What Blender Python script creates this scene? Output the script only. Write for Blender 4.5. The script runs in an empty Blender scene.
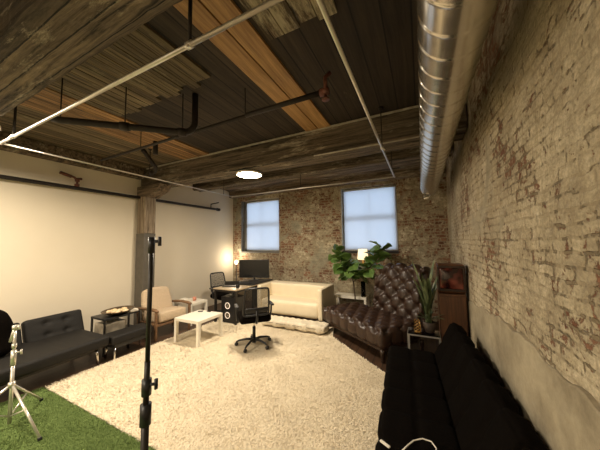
import bpy, bmesh, math, random
import numpy as np
from mathutils import Vector, Matrix
random.seed(7); rng = np.random.default_rng(7)
PI = math.pi
S = bpy.context.scene
COL = S.collection

# ---------------- camera ----------------
cam = bpy.data.cameras.new('camera'); co = bpy.data.objects.new('camera', cam); COL.objects.link(co)
R3 = Matrix(((0.8974598750966637, 0.04443393660541693, 0.4388523645478358),
             (0.4408367257966251, -0.056238430039898674, -0.8958237662484505),
             (-0.01512460843764191, 0.9974281248613321, -0.07005984552662672)))
co.matrix_world = Matrix.Translation((0, 0, 1.7)) @ R3.to_4x4()
cam.sensor_width = 36.0; cam.lens = 246.9 / 600 * 36.0; cam.clip_start = 0.02
S.camera = co

# ---------------- world, exposure ----------------
w = bpy.data.worlds.new('daylight'); S.world = w; w.use_nodes = True
w.node_tree.nodes['Background'].inputs[0].default_value = (0.64, 0.78, 1.0, 1)
w.node_tree.nodes['Background'].inputs[1].default_value = 2.1
S.view_settings.view_transform = 'Standard'; S.view_settings.look = 'None'
S.view_settings.exposure = 0.45; S.view_settings.gamma = 1.0; S.view_settings.use_curve_mapping = False
LAMP_WARM = (1.0, 0.86, 0.67)
LAMP_POWER = 64.0

# ---------------- room numbers ----------------
XL, XR, YB, YF, ZC = -5.27, 0.53, 6.0, -3.0, 3.3

# ---------------- materials ----------------
def nt(name):
    m = bpy.data.materials.new(name); m.use_nodes = True
    t = m.node_tree; b = t.nodes['Principled BSDF']
    return m, t, b
def N(t, typ, **kw):
    n = t.nodes.new(typ)
    for k, v in kw.items():
        if k in n.inputs: n.inputs[k].default_value = v
        else: setattr(n, k, v)
    return n
def L(t, a, b): t.links.new(a, b)
def rgba(c): return (c[0], c[1], c[2], 1)
def ramp(t, fac, stops, interp='LINEAR'):
    r = t.nodes.new('ShaderNodeValToRGB'); r.color_ramp.interpolation = interp
    e = r.color_ramp.elements
    e[0].position = stops[0][0]; e[0].color = rgba(stops[0][1])
    e[1].position = stops[-1][0]; e[1].color = rgba(stops[-1][1])
    for p, c in stops[1:-1]:
        x = e.new(p); x.color = rgba(c)
    L(t, fac, r.inputs[0]); return r.outputs[0]
def g(v): return (v, v, v)
def coords(t, scale=(1, 1, 1), kind='Object', rot=(0, 0, 0)):
    c = t.nodes.new('ShaderNodeTexCoord'); m = t.nodes.new('ShaderNodeMapping')
    m.inputs['Scale'].default_value = scale; m.inputs['Rotation'].default_value = rot
    L(t, c.outputs[kind], m.inputs[0]); return m.outputs[0]
def noise(t, vec, scale, detail=4, rough=.55, dist=0):
    n = N(t, 'ShaderNodeTexNoise', Scale=scale, Detail=detail, Roughness=rough, Distortion=dist)
    L(t, vec, n.inputs['Vector']); return n.outputs['Fac']
def mix(t, fac, a, b, mode='MIX'):
    m = t.nodes.new('ShaderNodeMix'); m.data_type = 'RGBA'; m.blend_type = mode
    for sock, v in ((m.inputs[0], fac), (m.inputs[6], a), (m.inputs[7], b)):
        if isinstance(v, bpy.types.NodeSocket): L(t, v, sock)
        elif isinstance(v, (int, float)): sock.default_value = v
        else: sock.default_value = rgba(v)
    return m.outputs[2]
def math_(t, op, a, b=0.0, c=None):
    m = t.nodes.new('ShaderNodeMath'); m.operation = op
    vals = [a, b] + ([c] if c is not None else [])
    for i, v in enumerate(vals):
        if isinstance(v, bpy.types.NodeSocket): L(t, v, m.inputs[i])
        else: m.inputs[i].default_value = v
    return m.outputs[0]
def bump(t, b, h, strength=.4, dist=.01, prev=None):
    n = N(t, 'ShaderNodeBump', Strength=strength, Distance=dist); L(t, h, n.inputs['Height'])
    if prev is not None: L(t, prev, n.inputs['Normal'])
    L(t, n.outputs[0], b.inputs['Normal']); return n.outputs[0]

def simple(name, c1, c2=None, rough=.6, metal=0, scale=30, bmp=.1, dist=.002, detail=4):
    m, t, b = nt(name)
    v = coords(t); n = noise(t, v, scale, detail, .55 if detail < 6 else .74)
    c2 = c2 or tuple(x * .8 for x in c1)
    L(t, ramp(t, n, [(.3, c2), (.7, c1)]), b.inputs['Base Color'])
    b.inputs['Roughness'].default_value = rough; b.inputs['Metallic'].default_value = metal
    if bmp: bump(t, b, n, bmp, dist)
    return m

def brick_mat(name, plane, tones, wash, cover, gcover, bscale=1.0, joint=.38, hjoint=.35):
    m, t, b = nt(name)
    c = t.nodes.new('ShaderNodeTexCoord'); s = t.nodes.new('ShaderNodeSeparateXYZ'); L(t, c.outputs['Object'], s.inputs[0])
    cb = t.nodes.new('ShaderNodeCombineXYZ')
    L(t, s.outputs['X' if plane == 'x' else 'Y'], cb.inputs[0]); L(t, s.outputs['Z'], cb.inputs[1])
    wob = N(t, 'ShaderNodeTexNoise', Scale=5.0, Detail=3); L(t, cb.outputs[0], wob.inputs['Vector'])
    vm = t.nodes.new('ShaderNodeVectorMath'); vm.operation = 'MULTIPLY_ADD'
    L(t, wob.outputs['Color'], vm.inputs[0]); vm.inputs[1].default_value = (.055, .055, 0); L(t, cb.outputs[0], vm.inputs[2])
    br = t.nodes.new('ShaderNodeTexBrick')
    for k, v in (('Scale', 1.0), ('Brick Width', .21 * bscale), ('Row Height', .072 * bscale), ('Mortar Size', .009), ('Mortar Smooth', .4), ('Bias', 0.0)):
        br.inputs[k].default_value = v
    br.inputs['Color1'].default_value = rgba(tones[0]); br.inputs['Color2'].default_value = rgba(tones[1]); br.inputs['Mortar'].default_value = rgba(tones[2])
    L(t, vm.outputs[0], br.inputs['Vector'])
    P = cb.outputs[0]
    fine = noise(t, P, 60, 5, .7)
    mid = noise(t, P, 9, 6, .65, .6)
    big = noise(t, P, 1.1, 4, .6, .4)
    col = mix(t, .45, br.outputs['Color'], ramp(t, fine, [(.3, g(.35)), (.7, g(1.0))]), 'MULTIPLY')
    # whitewash left on the bricks, worn off in patches and at mortar joints
    pit = noise(t, P, 24, 3, .6)
    msk = math_(t, 'ADD', math_(t, 'MULTIPLY', mid, .8), math_(t, 'MULTIPLY', big, .62))
    msk = math_(t, 'ADD', msk, math_(t, 'MULTIPLY', noise(t, P, 34, 4, .7), .30))
    msk = math_(t, 'SUBTRACT', msk, math_(t, 'MULTIPLY', br.outputs['Fac'], .06))
    wm = ramp(t, msk, [(cover, g(0)), (cover + .045, g(1))])
    wn_ = math_(t, 'ADD', math_(t, 'MULTIPLY', noise(t, P, 2.2, 7, .72, .6), .6), math_(t, 'MULTIPLY', noise(t, P, 13, 5, .7), .4))
    wcol = ramp(t, wn_, [(.36, wash[0]), (.5, wash[1]), (.62, wash[2])])
    wcol = mix(t, .6, wcol, ramp(t, fine, [(.35, g(.5)), (.6, g(1.08))]), 'MULTIPLY')
    wcol = mix(t, math_(t, 'MULTIPLY', math_(t, 'MULTIPLY', br.outputs['Fac'], joint), ramp(t, mid, [(.42, g(0)), (.6, g(1))])), wcol, tones[2])
    wcol = mix(t, ramp(t, pit, [(.655, g(0)), (.69, g(.85))]), wcol, tones[0])
    col = mix(t, wm, col, wcol)
    gm = ramp(t, noise(t, P, .8, 5, .6, .8), [(gcover, g(0)), (gcover + .06, g(1))])
    gcol = ramp(t, noise(t, P, 5, 7, .75), [(.32, wash[3]), (.66, wash[4])])
    col = mix(t, gm, col, gcol)
    L(t, col, b.inputs['Base Color']); b.inputs['Roughness'].default_value = .93
    h = math_(t, 'MULTIPLY', br.outputs['Fac'], -.7)
    h = math_(t, 'MULTIPLY', h, math_(t, 'SUBTRACT', 1.0, math_(t, 'MULTIPLY', wm, 1.0 - hjoint)))
    h = math_(t, 'ADD', h, math_(t, 'MULTIPLY', mid, 1.6)); h = math_(t, 'ADD', h, math_(t, 'MULTIPLY', fine, .4))
    h = math_(t, 'ADD', h, math_(t, 'MULTIPLY', wm, .5)); h = math_(t, 'SUBTRACT', h, math_(t, 'MULTIPLY', ramp(t, pit, [(.64, g(0)), (.7, g(1))]), .7))
    bump(t, b, h, .8, .014)
    return m

def wood_mat(name, dark, light, axis='X', board=None, rough=.75, bmp=.5, stain=None, tone=.5, stainpos=.55):
    """grain runs along axis; board = plank width across it"""
    m, t, b = nt(name)
    c = t.nodes.new('ShaderNodeTexCoord'); s = t.nodes.new('ShaderNodeSeparateXYZ'); L(t, c.outputs['Object'], s.inputs[0])
    sc = {'X': (1.2, 22, 22), 'Y': (22, 1.2, 22), 'Z': (22, 22, 1.2)}[axis]
    mp = t.nodes.new('ShaderNodeMapping'); mp.inputs['Scale'].default_value = sc
    L(t, c.outputs['Object'], mp.inputs[0]); vec = mp.outputs[0]
    h = None
    if board:
        acr = {'X': 'Y', 'Y': 'X', 'Z': 'X'}[axis]
        q = math_(t, 'DIVIDE', s.outputs[acr], board); fl = math_(t, 'FLOOR', q); fr = math_(t, 'FRACT', q)
        wn = t.nodes.new('ShaderNodeTexWhiteNoise'); wn.noise_dimensions = '1D'; L(t, fl, wn.inputs['W'])
        off = t.nodes.new('ShaderNodeVectorMath'); off.operation = 'MULTIPLY_ADD'
        L(t, wn.outputs['Color'], off.inputs[0]); off.inputs[1].default_value = (30, 30, 30); L(t, vec, off.inputs[2]); vec = off.outputs[0]
        gap = math_(t, 'LESS_THAN', fr, .07)
    n = noise(t, vec, 1.0, 8, .72, .5)
    col = ramp(t, n, [(.36, dark), (.64, light)])
    if board:
        col = mix(t, tone, col, ramp(t, wn.outputs['Value'], [(0, g(.35)), (1, g(1.35))]), 'MULTIPLY')
        col = mix(t, gap, col, (.002, .0015, .001))
    if stain:
        sm = noise(t, coords(t, tuple(2.2 if q > 10 else .45 for q in sc)), 3.0, 7, .8, .15)
        col = mix(t, ramp(t, sm, [(stainpos, g(0)), (stainpos + .12, g(.9))]), col, mix(t, .5, stain, ramp(t, n, [(.3, g(.3)), (.7, g(1))]), 'MULTIPLY'))
    L(t, col, b.inputs['Base Color']); b.inputs['Roughness'].default_value = rough
    hh = math_(t, 'SUBTRACT', n, gap) if board else n
    bump(t, b, hh, bmp, .01)
    return m

def leather_mat(name, c1, c2, rough=.32):
    m, t, b = nt(name); v = coords(t)
    n = noise(t, v, 7, 4); L(t, ramp(t, n, [(.3, c2), (.7, c1)]), b.inputs['Base Color'])
    vo = N(t, 'ShaderNodeTexVoronoi', Scale=260.0); L(t, v, vo.inputs['Vector'])
    b.inputs['Roughness'].default_value = rough; bump(t, b, vo.outputs['Distance'], .12, .002); return m

M = {}
M['brick_back'] = brick_mat('worn_brick', 'x', ((.15, .065, .035), (.34, .165, .09), (.42, .34, .225)),
                            ((.22, .175, .11), (.40, .335, .22), (.76, .67, .49), (.22, .20, .14), (.42, .38, .27)), .805, .575, .95, .75, .6)
M['brick_right'] = brick_mat('whitewashed_brick', 'y', ((.20, .085, .045), (.30, .15, .085), (.27, .21, .13)),
                             ((.31, .25, .165), (.50, .42, .285), (.70, .61, .44), (.30, .26, .18), (.46, .395, .28)), .75, .545, .80, .45, .20)
M['render'] = simple('old_render', (.50, .43, .30), (.19, .155, .10), .9, 0, 2.4, .6, .02, 9)
M['white_wall'] = simple('painted_wall', (.74, .66, .52), (.71, .63, .49), .75, 0, 1.5, .02)
M['deck'] = wood_mat('dark_ceiling_planks', (.018, .012, .0075), (.058, .039, .025), 'Y', .19, .8, .5, (.14, .11, .07), .6, .64)
M['orange'] = wood_mat('new_pine_board', (.24, .12, .042), (.54, .32, .125), 'Y', None, .6, .3, (.05, .022, .01), .5, .665)
M['orange_old'] = wood_mat('streaky_pine_board', (.05, .028, .014), (.48, .27, .11), 'Y', .08, .7, .5, None, .5)
M['lath'] = wood_mat('old_lath', (.06, .044, .026), (.24, .18, .10), 'Y', .09, .8, .8, (.36, .31, .19), .6, .56)
M['peel'] = wood_mat('peeling_painted_boards', (.05, .035, .02), (.13, .09, .05), 'Y', .12, .8, .7, (.55, .48, .33), .4, .46)
M['beam'] = wood_mat('old_timber_beam', (.012, .008, .005), (.23, .175, .115), 'X', .105, .85, 1.0, (.52, .46, .34), .65, .56)
M['beam_face'] = wood_mat('old_timber_face', (.013, .008, .005), (.25, .18, .115), 'X', None, .85, 1.0, (.52, .45, .32), .5, .545)
M['column'] = wood_mat('weathered_column', (.10, .07, .045), (.36, .28, .19), 'Z', None, .85, .8, (.5, .43, .31), .5, .55)
M['column_low'] = simple('grey_painted_timber', (.11, .095, .075), (.08, .07, .055), .6, 0, 12, .2)
M['floor'] = wood_mat('dark_floor_boards', (.035, .018, .010), (.10, .052, .028), 'Y', .14, .45, .2, None, .4)
M['window_frame'] = simple('grey_window_paint', (.20, .19, .17), (.15, .14, .12), .6, 0, 14, .1)
M['jamb_white'] = simple('cream_jamb_paint', (.5, .46, .38), (.3, .27, .2), .7, 0, 14, .2)
M['black_fabric'] = simple('black_suede', (.0055, .0040, .0030), (.0025, .0018, .0015), .93, 0, 60, .3)
M['black_fabric'].node_tree.nodes['Principled BSDF'].inputs['Specular IOR Level'].default_value = .04
M['charcoal'] = simple('charcoal_cover', (.020, .018, .016), (.012, .011, .010), .62, 0, 60, .2)
M['charcoal'].node_tree.nodes['Principled BSDF'].inputs['Specular IOR Level'].default_value = .22
M['black_plastic'] = simple('black_plastic', (.012, .012, .013), (.008, .008, .009), .4, 0, 40, .05)
M['black_metal'] = simple('black_metal', (.03, .026, .022), (.018, .016, .014), .42, .4, 40, .05)
M['iron'] = simple('dark_iron_pipe', (.028, .020, .015), (.014, .010, .008), .6, .3, 25, .2)
M['rust'] = simple('red_sprinkler_paint', (.17, .055, .032), (.08, .03, .02), .6, .1, 25, .2)
M['steel'] = simple('galvanised_tube', (.78, .75, .68), (.68, .64, .57), .28, .7, 25, .03)
M['chrome'] = simple('chrome', (.75, .72, .68), (.7, .67, .63), .18, 1, 25, 0)
M['cream_leather'] = simple('cream_leather', (.78, .68, .50), (.74, .64, .46), .5, 0, 8, .1, .004)
M['pad'] = simple('white_pad', (.78, .70, .55), (.64, .56, .42), .9, 0, 18, .4, .01)
M['white_lacquer'] = simple('white_lacquer', (.82, .77, .66), (.80, .75, .64), .35, 0, 5, .0)
M['brown_leather'] = leather_mat('brown_leather', (.046, .023, .014), (.024, .012, .008), .38)
M['dark_wood'] = wood_mat('dark_turned_wood', (.012, .006, .003), (.04, .018, .009), 'Z', None, .35, .1)
M['cab_wood'] = wood_mat('walnut_cabinet_wood', (.04, .015, .006), (.13, .055, .022), 'Z', None, .45, .2)
M['arm_wood'] = wood_mat('oak_armrest', (.10, .05, .024), (.23, .13, .065), 'X', None, .5, .1)
M['beige'] = simple('beige_upholstery', (.58, .45, .31), (.48, .37, .25), .9, 0, 50, .3)
M['desk_top'] = simple('pale_desk_laminate', (.48, .38, .26), (.42, .33, .22), .35, 0, 6, .02)
M['screen'] = simple('monitor_screen', (.006, .006, .007), (.005, .005, .006), .22, 0, 6, 0)
M['leaf'] = simple('fig_leaf', (.14, .23, .05), (.05, .11, .028), .38, 0, 9, .2)
M['leaf2'] = simple('strap_leaf', (.16, .19, .09), (.03, .055, .02), .4, 0, 12, .2)
M['stem'] = simple('plant_stem', (.10, .065, .035), (.05, .03, .018), .8, 0, 30, .4)
M['pot'] = simple('dark_clay_pot', (.06, .04, .03), (.04, .028, .02), .6, 0, 12, .2)
M['soil'] = simple('potting_soil', (.03, .02, .013), (.015, .01, .007), 1, 0, 60, 1, .01)
M['gold'] = simple('brass_wire', (.62, .38, .12), (.5, .3, .09), .3, .9, 20, 0)
M['shell'] = simple('cream_shell', (.85, .70, .46), (.66, .45, .24), .4, 0, 20, .2)
M['bowl'] = simple('bronze_bowl', (.11, .065, .03), (.05, .03, .015), .35, .5, 20, .2)
M['grey_cloth'] = simple('grey_marbled_cloth', (.40, .34, .25), (.12, .10, .07), .8, 0, 6, .1)
M['cable'] = simple('white_cable_plastic', (.85, .8, .7), (.8, .75, .66), .4, 0, 20, 0)
M['pink'] = simple('pink_ceramic', (.62, .28, .18), (.5, .2, .13), .4, 0, 20, 0)
M['paper'] = simple('white_paper', (.8, .74, .62), (.75, .69, .57), .8, 0, 20, 0)

def emit_mat(name, c, s):
    m, t, b = nt(name); b.inputs['Base Color'].default_value = rgba(c)
    b.inputs['Emission Color'].default_value = rgba(c); b.inputs['Emission Strength'].default_value = s; return m
M['led'] = emit_mat('led_diffuser', (1.0, .86, .62), 22)
M['fan_light'] = emit_mat('fan_light_ring', (1.0, .85, .70), .5)
M['shade'] = emit_mat('lit_lamp_shade', (1.0, .80, .50), .9)
M['bulb'] = emit_mat('lit_bulb', (1.0, .78, .48), 3)

def glass_mat(name, tint, rough=.05, refl=.12, opacity=.0):
    m, t, b = nt(name); t.nodes.remove(b)
    o = t.nodes['Material Output']; tr = N(t, 'ShaderNodeBsdfTransparent', Color=rgba(tint)); gl = N(t, 'ShaderNodeBsdfGlossy', Roughness=rough)
    mx = t.nodes.new('ShaderNodeMixShader'); lw = N(t, 'ShaderNodeFresnel', IOR=1.45)
    L(t, lw.outputs[0], mx.inputs[0]); L(t, tr.outputs[0], mx.inputs[1]); L(t, gl.outputs[0], mx.inputs[2]); L(t, mx.outputs[0], o.inputs[0]); return m
M['glass'] = glass_mat('clear_glass', (.93, .96, .97))
def blind():
    m, t, b = nt('roller_shade_fabric'); t.nodes.remove(b); o = t.nodes['Material Output']
    tl = N(t, 'ShaderNodeBsdfTranslucent', Color=(.9, .9, .93, 1)); df = N(t, 'ShaderNodeBsdfDiffuse', Color=(.75, .74, .72, 1))
    v = coords(t, (1, 1, 1)); wv = noise(t, v, 220, 2); 
    c = ramp(t, wv, [(.3, (.84, .86, .90)), (.7, (.92, .92, .94))]); L(t, c, tl.inputs['Color'])
    mx = N(t, 'ShaderNodeMixShader', Fac=.33); L(t, tl.outputs[0], mx.inputs[1]); L(t, df.outputs[0], mx.inputs[2]); L(t, mx.outputs[0], o.inputs[0]); return m
M['blind'] = blind()
def mesh_cloth():
    m, t, b = nt('chair_mesh_cloth'); o = t.nodes['Material Output']; b.inputs['Base Color'].default_value = (.02, .02, .022, 1); b.inputs['Roughness'].default_value = .8
    tr = t.nodes.new('ShaderNodeBsdfTransparent')
    v = coords(t); c1 = N(t, 'ShaderNodeTexChecker', Scale=170.0); L(t, v, c1.inputs['Vector'])
    f = math_(t, 'MULTIPLY', c1.outputs['Fac'], .8)
    mx = t.nodes.new('ShaderNodeMixShader'); L(t, f, mx.inputs[0]); L(t, b.outputs[0], mx.inputs[1]); L(t, tr.outputs[0], mx.inputs[2]); L(t, mx.outputs[0], o.inputs[0]); return m
M['mesh'] = mesh_cloth()
def pile(name, c1, c2, s1):
    m, t, b = nt(name); v = coords(t); n1 = noise(t, v, s1, 5, .65); n2 = noise(t, v, 2.0, 3)
    c = ramp(t, n1, [(.3, c2), (.7, c1)]); c = mix(t, .5, c, ramp(t, n2, [(.3, g(.94)), (.7, g(1.04))]), 'MULTIPLY')
    L(t, c, b.inputs['Base Color']); b.inputs['Roughness'].default_value = .95; b.inputs['Specular IOR Level'].default_value = .1; return m
M['rug'] = pile('shag_pile', (.86, .76, .58), (.81, .70, .515), 30)
M['grass'] = pile('artificial_grass', (.20, .275, .09), (.13, .19, .06), 60)
def duct_mat():
    m, t, b = nt('spiral_duct_metal'); v = coords(t, (1, 1, 1)); n = noise(t, v, 14, 4)
    L(t, ramp(t, n, [(.3, (.60, .57, .50)), (.7, (.70, .66, .59))]), b.inputs['Base Color']); b.inputs['Metallic'].default_value = .9
    L(t, ramp(t, n, [(.3, g(.20)), (.7, g(.27))]), b.inputs['Roughness']); return m
M['duct'] = duct_mat()
def tv_screen():
    m, t, b = nt('dark_red_picture_tube'); v = coords(t, (1, 1, 1)); n = noise(t, v, 5, 2)
    L(t, ramp(t, n, [(.42, (.02, .006, .005)), (.62, (.20, .05, .035))]), b.inputs['Base Color']); b.inputs['Roughness'].default_value = .12; return m
M['tube'] = tv_screen()

# ---------------- mesh helpers ----------------
class MB:
    def __init__(s): s.v = []; s.f = []; s.smooth = []
    def add(s, vs, fs, sm=False, mat=None):
        o = len(s.v)
        s.v += [tuple(mat @ Vector(p)) if mat else tuple(p) for p in vs]
        s.f += [tuple(i + o for i in f) for f in fs]; s.smooth += [sm] * len(fs); return s
    def box(s, x0, x1, y0, y1, z0, z1, mat=None):
        vs = [(x, y, z) for x in (x0, x1) for y in (y0, y1) for z in (z0, z1)]
        return s.add(vs, [(0, 1, 3, 2), (4, 6, 7, 5), (0, 4, 5, 1), (2, 3, 7, 6), (0, 2, 6, 4), (1, 5, 7, 3)], False, mat)
    def tube(s, pts, r, n=10, mat=None, caps=True):
        P = [Vector(p) for p in pts]; rs = r if isinstance(r, (list, tuple)) else [r] * len(P)
        vs = []; fs = []; up = None
        for i, p in enumerate(P):
            d = (P[min(i + 1, len(P) - 1)] - P[max(i - 1, 0)]).normalized()
            if up is None: up = d.orthogonal().normalized()
            else: up = (up - d * up.dot(d)).normalized()
            q = d.cross(up)
            for k in range(n):
                a = 2 * PI * k / n; vs.append(p + (up * math.cos(a) + q * math.sin(a)) * rs[i])
        for i in range(len(P) - 1):
            for k in range(n):
                a = i * n + k; b = i * n + (k + 1) % n; fs.append((a, b, b + n, a + n))
        if caps: fs.append(tuple(range(n))[::-1]); fs.append(tuple(range((len(P) - 1) * n, len(P) * n)))
        return s.add(vs, fs, True, mat)
    def lathe(s, prof, n=24, mat=None):
        vs = []; fs = []
        for r, z in prof:
            for k in range(n): a = 2 * PI * k / n; vs.append((r * math.cos(a), r * math.sin(a), z))
        for i in range(len(prof) - 1):
            for k in range(n): a = i * n + k; b = i * n + (k + 1) % n; fs.append((a, b, b + n, a + n))
        if prof[0][0] > 1e-4: fs.append(tuple(range(n))[::-1])
        if prof[-1][0] > 1e-4: fs.append(tuple(range((len(prof) - 1) * n, len(prof) * n)))
        return s.add(vs, fs, True, mat)
    def soft(s, sx, sy, sz, r, res=.03, fn=None, post=None, mat=None):
        """rounded, finely divided box centred at the origin; fn(p, n) displaces along the normal"""
        hx, hy, hz = sx / 2, sy / 2, sz / 2; H = (hx, hy, hz); vs = []; fs = []; idx = {}
        def vert(p):
            k = tuple(round(c, 5) for c in p)
            if k in idx: return idx[k]
            P = Vector(p); q = Vector([max(-H[i] + r, min(H[i] - r, P[i])) for i in range(3)])
            d = P - q
            n = d.normalized() if d.length > 1e-9 else Vector((0, 0, 1))
            o = q + n * r
            if fn: o = o + n * fn(P, n)
            if post: o = Vector(post(o))
            idx[k] = len(vs); vs.append(o); return idx[k]
        def ticks(h):
            n = max(2, int(math.ceil(2 * h / res))); a = [-h + 2 * h * i / n for i in range(n + 1)]
            for e in (r * .3, r * .65): a += [-h + e, h - e]
            return sorted(set(round(x, 6) for x in a))
        for ax in range(3):
            u, v = [(1, 2), (2, 0), (0, 1)][ax]; tu, tv = ticks(H[u]), ticks(H[v])
            for sg in (-1, 1):
                for i in range(len(tu) - 1):
                    for j in range(len(tv) - 1):
                        q = []
                        for a, b in ((i, j), (i + 1, j), (i + 1, j + 1), (i, j + 1)):
                            p = [0, 0, 0]; p[ax] = sg * H[ax]; p[u] = tu[a]; p[v] = tv[b]; q.append(vert(p))
                        if len(set(q)) == 4: fs.append(tuple(q) if sg > 0 else tuple(q[::-1]))
        return s.add(vs, fs, True, mat)
    def build(s, name, mat, parent=None, bevel=0, solid=0):
        me = bpy.data.meshes.new(name); me.from_pydata([tuple(p) for p in s.v], [], s.f)
        me.polygons.foreach_set('use_smooth', s.smooth); me.update()
        ob = bpy.data.objects.new(name, me); COL.objects.link(ob)
        me.materials.append(M[mat] if isinstance(mat, str) else mat)
        if bevel:
            b = ob.modifiers.new('bevel', 'BEVEL'); b.width = bevel; b.segments = 2; b.limit_method = 'ANGLE'; b.harden_normals = False
        if solid:
            b = ob.modifiers.new('solid', 'SOLIDIFY'); b.thickness = solid
        if parent: ob.parent = parent
        return ob
def T(x=0, y=0, z=0, rx=0, ry=0, rz=0):
    return Matrix.Translation((x, y, z)) @ Matrix.Rotation(rz, 4, 'Z') @ Matrix.Rotation(ry, 4, 'Y') @ Matrix.Rotation(rx, 4, 'X')
def tag(o, label=None, cat=None, group=None, kind=None):
    if label: o['label'] = label
    if cat: o['category'] = cat
    if group: o['group'] = group
    if kind: o['kind'] = kind
    return o
def thing(name, label, cat, loc=(0, 0, 0), rz=0, group=None):
    o = bpy.data.objects.new(name, None); COL.objects.link(o); o.location = loc; o.rotation_euler = (0, 0, rz); o.empty_display_size = .1
    return tag(o, label, cat, group)
def struct(o): o['kind'] = 'structure'; return o
def dup(root, loc, rz, label):
    r = root.copy(); COL.objects.link(r); r.location = loc; r.rotation_euler = (0, 0, rz); r['label'] = label
    for ch in list(root.children):
        c = ch.copy(); COL.objects.link(c); c.parent = r
        for gch in ch.children:
            d = gch.copy(); COL.objects.link(d); d.parent = c
    return r
def arc(c, r, a0, a1, n, f):
    return [f(c, r, a0 + (a1 - a0) * i / n) for i in range(n + 1)]

# ================= SETTING =================
struct(MB().box(XL - .2, XR + .2, YF - .2, YB + .6, -.1, 0).build('floor', 'floor'))
struct(MB().box(XL - .2, XR + .2, YF - .2, YB + .6, ZC, ZC + .1).build('ceiling', 'deck'))
struct(MB().box(XL - .2, XL, YF - .2, YB, 0, ZC).build('wall_left', 'white_wall'))
struct(MB().box(XL, XR, YF - .2, YF, 0, ZC).build('wall_front', 'white_wall'))
# right wall: finely divided uneven masonry surface, with a thicker rendered foot
def relief_wall(y0, y1, z0, z1, nx, nz):
    ys = np.linspace(y0, y1, nx); zs = np.linspace(z0, z1, nz); vs = []
    ph = rng.random(8) * 6
    for z in zs:
        for y in ys:
            d = .006 * math.sin(y * 2.1 + ph[0]) + .006 * math.sin(z * 3.1 + y + ph[1]) + .004 * math.sin(y * 9 + z * 4 + ph[2]) + .003 * math.sin(z * 17 - y * 6 + ph[3])
            vs.append((XR - .008 + d, y, z))
    fs = [(j * nx + i, (j + 1) * nx + i, (j + 1) * nx + i + 1, j * nx + i + 1) for j in range(nz - 1) for i in range(nx - 1)]
    return vs, fs
mb = MB(); v_, f_ = relief_wall(YF, YB, 0, ZC, 240, 100); mb.add(v_, f_, True)
mb.box(XR + .02, XR + .2, YF - .2, YB, 0, ZC)
struct(mb.build('wall_right', 'brick_right'))
mb = MB(); pts = []
ys = np.linspace(YF, 5.98, 160)
for y in ys:
    zt = 1.12 - max(0, y - 2.2) * .115 + .012 * math.sin(y * 11) + .008 * math.sin(y * 29 + 1)
    j = .004 * math.sin(y * 5)
    pts += [(XR - .030 + j, y, 0), (XR - .030 + j, y, zt - .008), (XR - .024 + j, y, zt), (XR + .02, y, zt + .004)]
fs = [(i * 4 + k, i * 4 + k + 1, i * 4 + k + 5, i * 4 + k + 4) for i in range(len(ys) - 1) for k in range(3)]
mb.add(pts, fs, False); struct(mb.build('trim_1', 'render'))

# back wall with two openings
W = [(-4.955, -3.60, 1.44, 2.99), (-1.79, -.47, 1.45, 3.03)]
mb = MB(); yb0, yb1 = YB, YB + .34
mb.box(XL - .2, W[0][0], yb0, yb1, 0, ZC); mb.box(W[0][1], W[1][0], yb0, yb1, 0, ZC); mb.box(W[1][1], XR + .2, yb0, yb1, 0, ZC)
for x0, x1, z0, z1 in W: mb.box(x0, x1, yb0, yb1, 0, z0); mb.box(x0, x1, yb0, yb1, z1, ZC)
struct(mb.build('wall_back', 'brick_back'))
for i, (x0, x1, z0, z1) in enumerate(W):
    r = struct(thing('window_%d' % (i + 1), None, None, ((x0 + x1) / 2, YB + .2, z0)))
    hw = (x1 - x0) / 2; H = z1 - z0
    mb = MB()
    for a, b in ((-hw, -hw + (.13 if i == 0 else .06)), (hw - .06, hw)): mb.box(a, b, -.05, .06, 0, H)
    mb.box(-hw + .06, hw - .06, -.05, .06, 0, .07); mb.box(-hw + .06, hw - .06, -.05, .06, H - .06, H)
    mb.build('window_frame', 'window_frame', r, .006)
    mb = MB(); mb.box(-hw + .06, hw - .06, .0, .05, H * .52 - .03, H * .52 + .03); mb.box(-.008, .008, .034, .046, .07, H - .06)
    mb.build('sash_rail', 'window_frame', r, .004)
    MB().box(-hw + .06, hw - .06, .024, .030, .07, H - .06).build('pane', 'glass', r)
    mb = MB(); mb.box(-hw, hw, -.215, -.052, -.035, .012); mb.build('window_sill', 'window_frame' if i == 0 else 'iron', r, .006)
    mb = MB(); mb.box(-hw, -hw + .018, -.20, -.052, .0, H); mb.build('jamb', 'window_frame' if i == 0 else 'jamb_white', r)
    # roller shade: hem bar, tube and fabric
    s0, s1 = ((-hw + .13, hw - .03), (-hw + .05, hw - .02))[i]; dy = -.085
    sh = tag(thing('roller_shade', ('white roller shade over the smaller left window', 'white roller shade over the larger right window behind the fig')[i], 'window shade',
             ((x0 + x1) / 2, YB + .2, z0)), group=None)
    n = 40; vs = []; fs = []
    for k in range(n + 1):
        x = s0 + (s1 - s0) * k / n; yy = dy + .002 * math.sin(k * .7)
        vs += [(x, yy, .035), (x, yy, H - .05)]
    fs = [(2 * k, 2 * k + 2, 2 * k + 3, 2 * k + 1) for k in range(n)]
    MB().add(vs, fs, True).build('shade_fabric', 'blind', sh)
    MB().tube([(s0, dy, .03), (s1, dy, .03)], .009, 8).build('hem_bar', 'jamb_white', sh)
    MB().tube([(s0, dy, H - .035), (s1, dy, H - .035)], .024, 12).build('shade_roller', 'jamb_white', sh)

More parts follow.
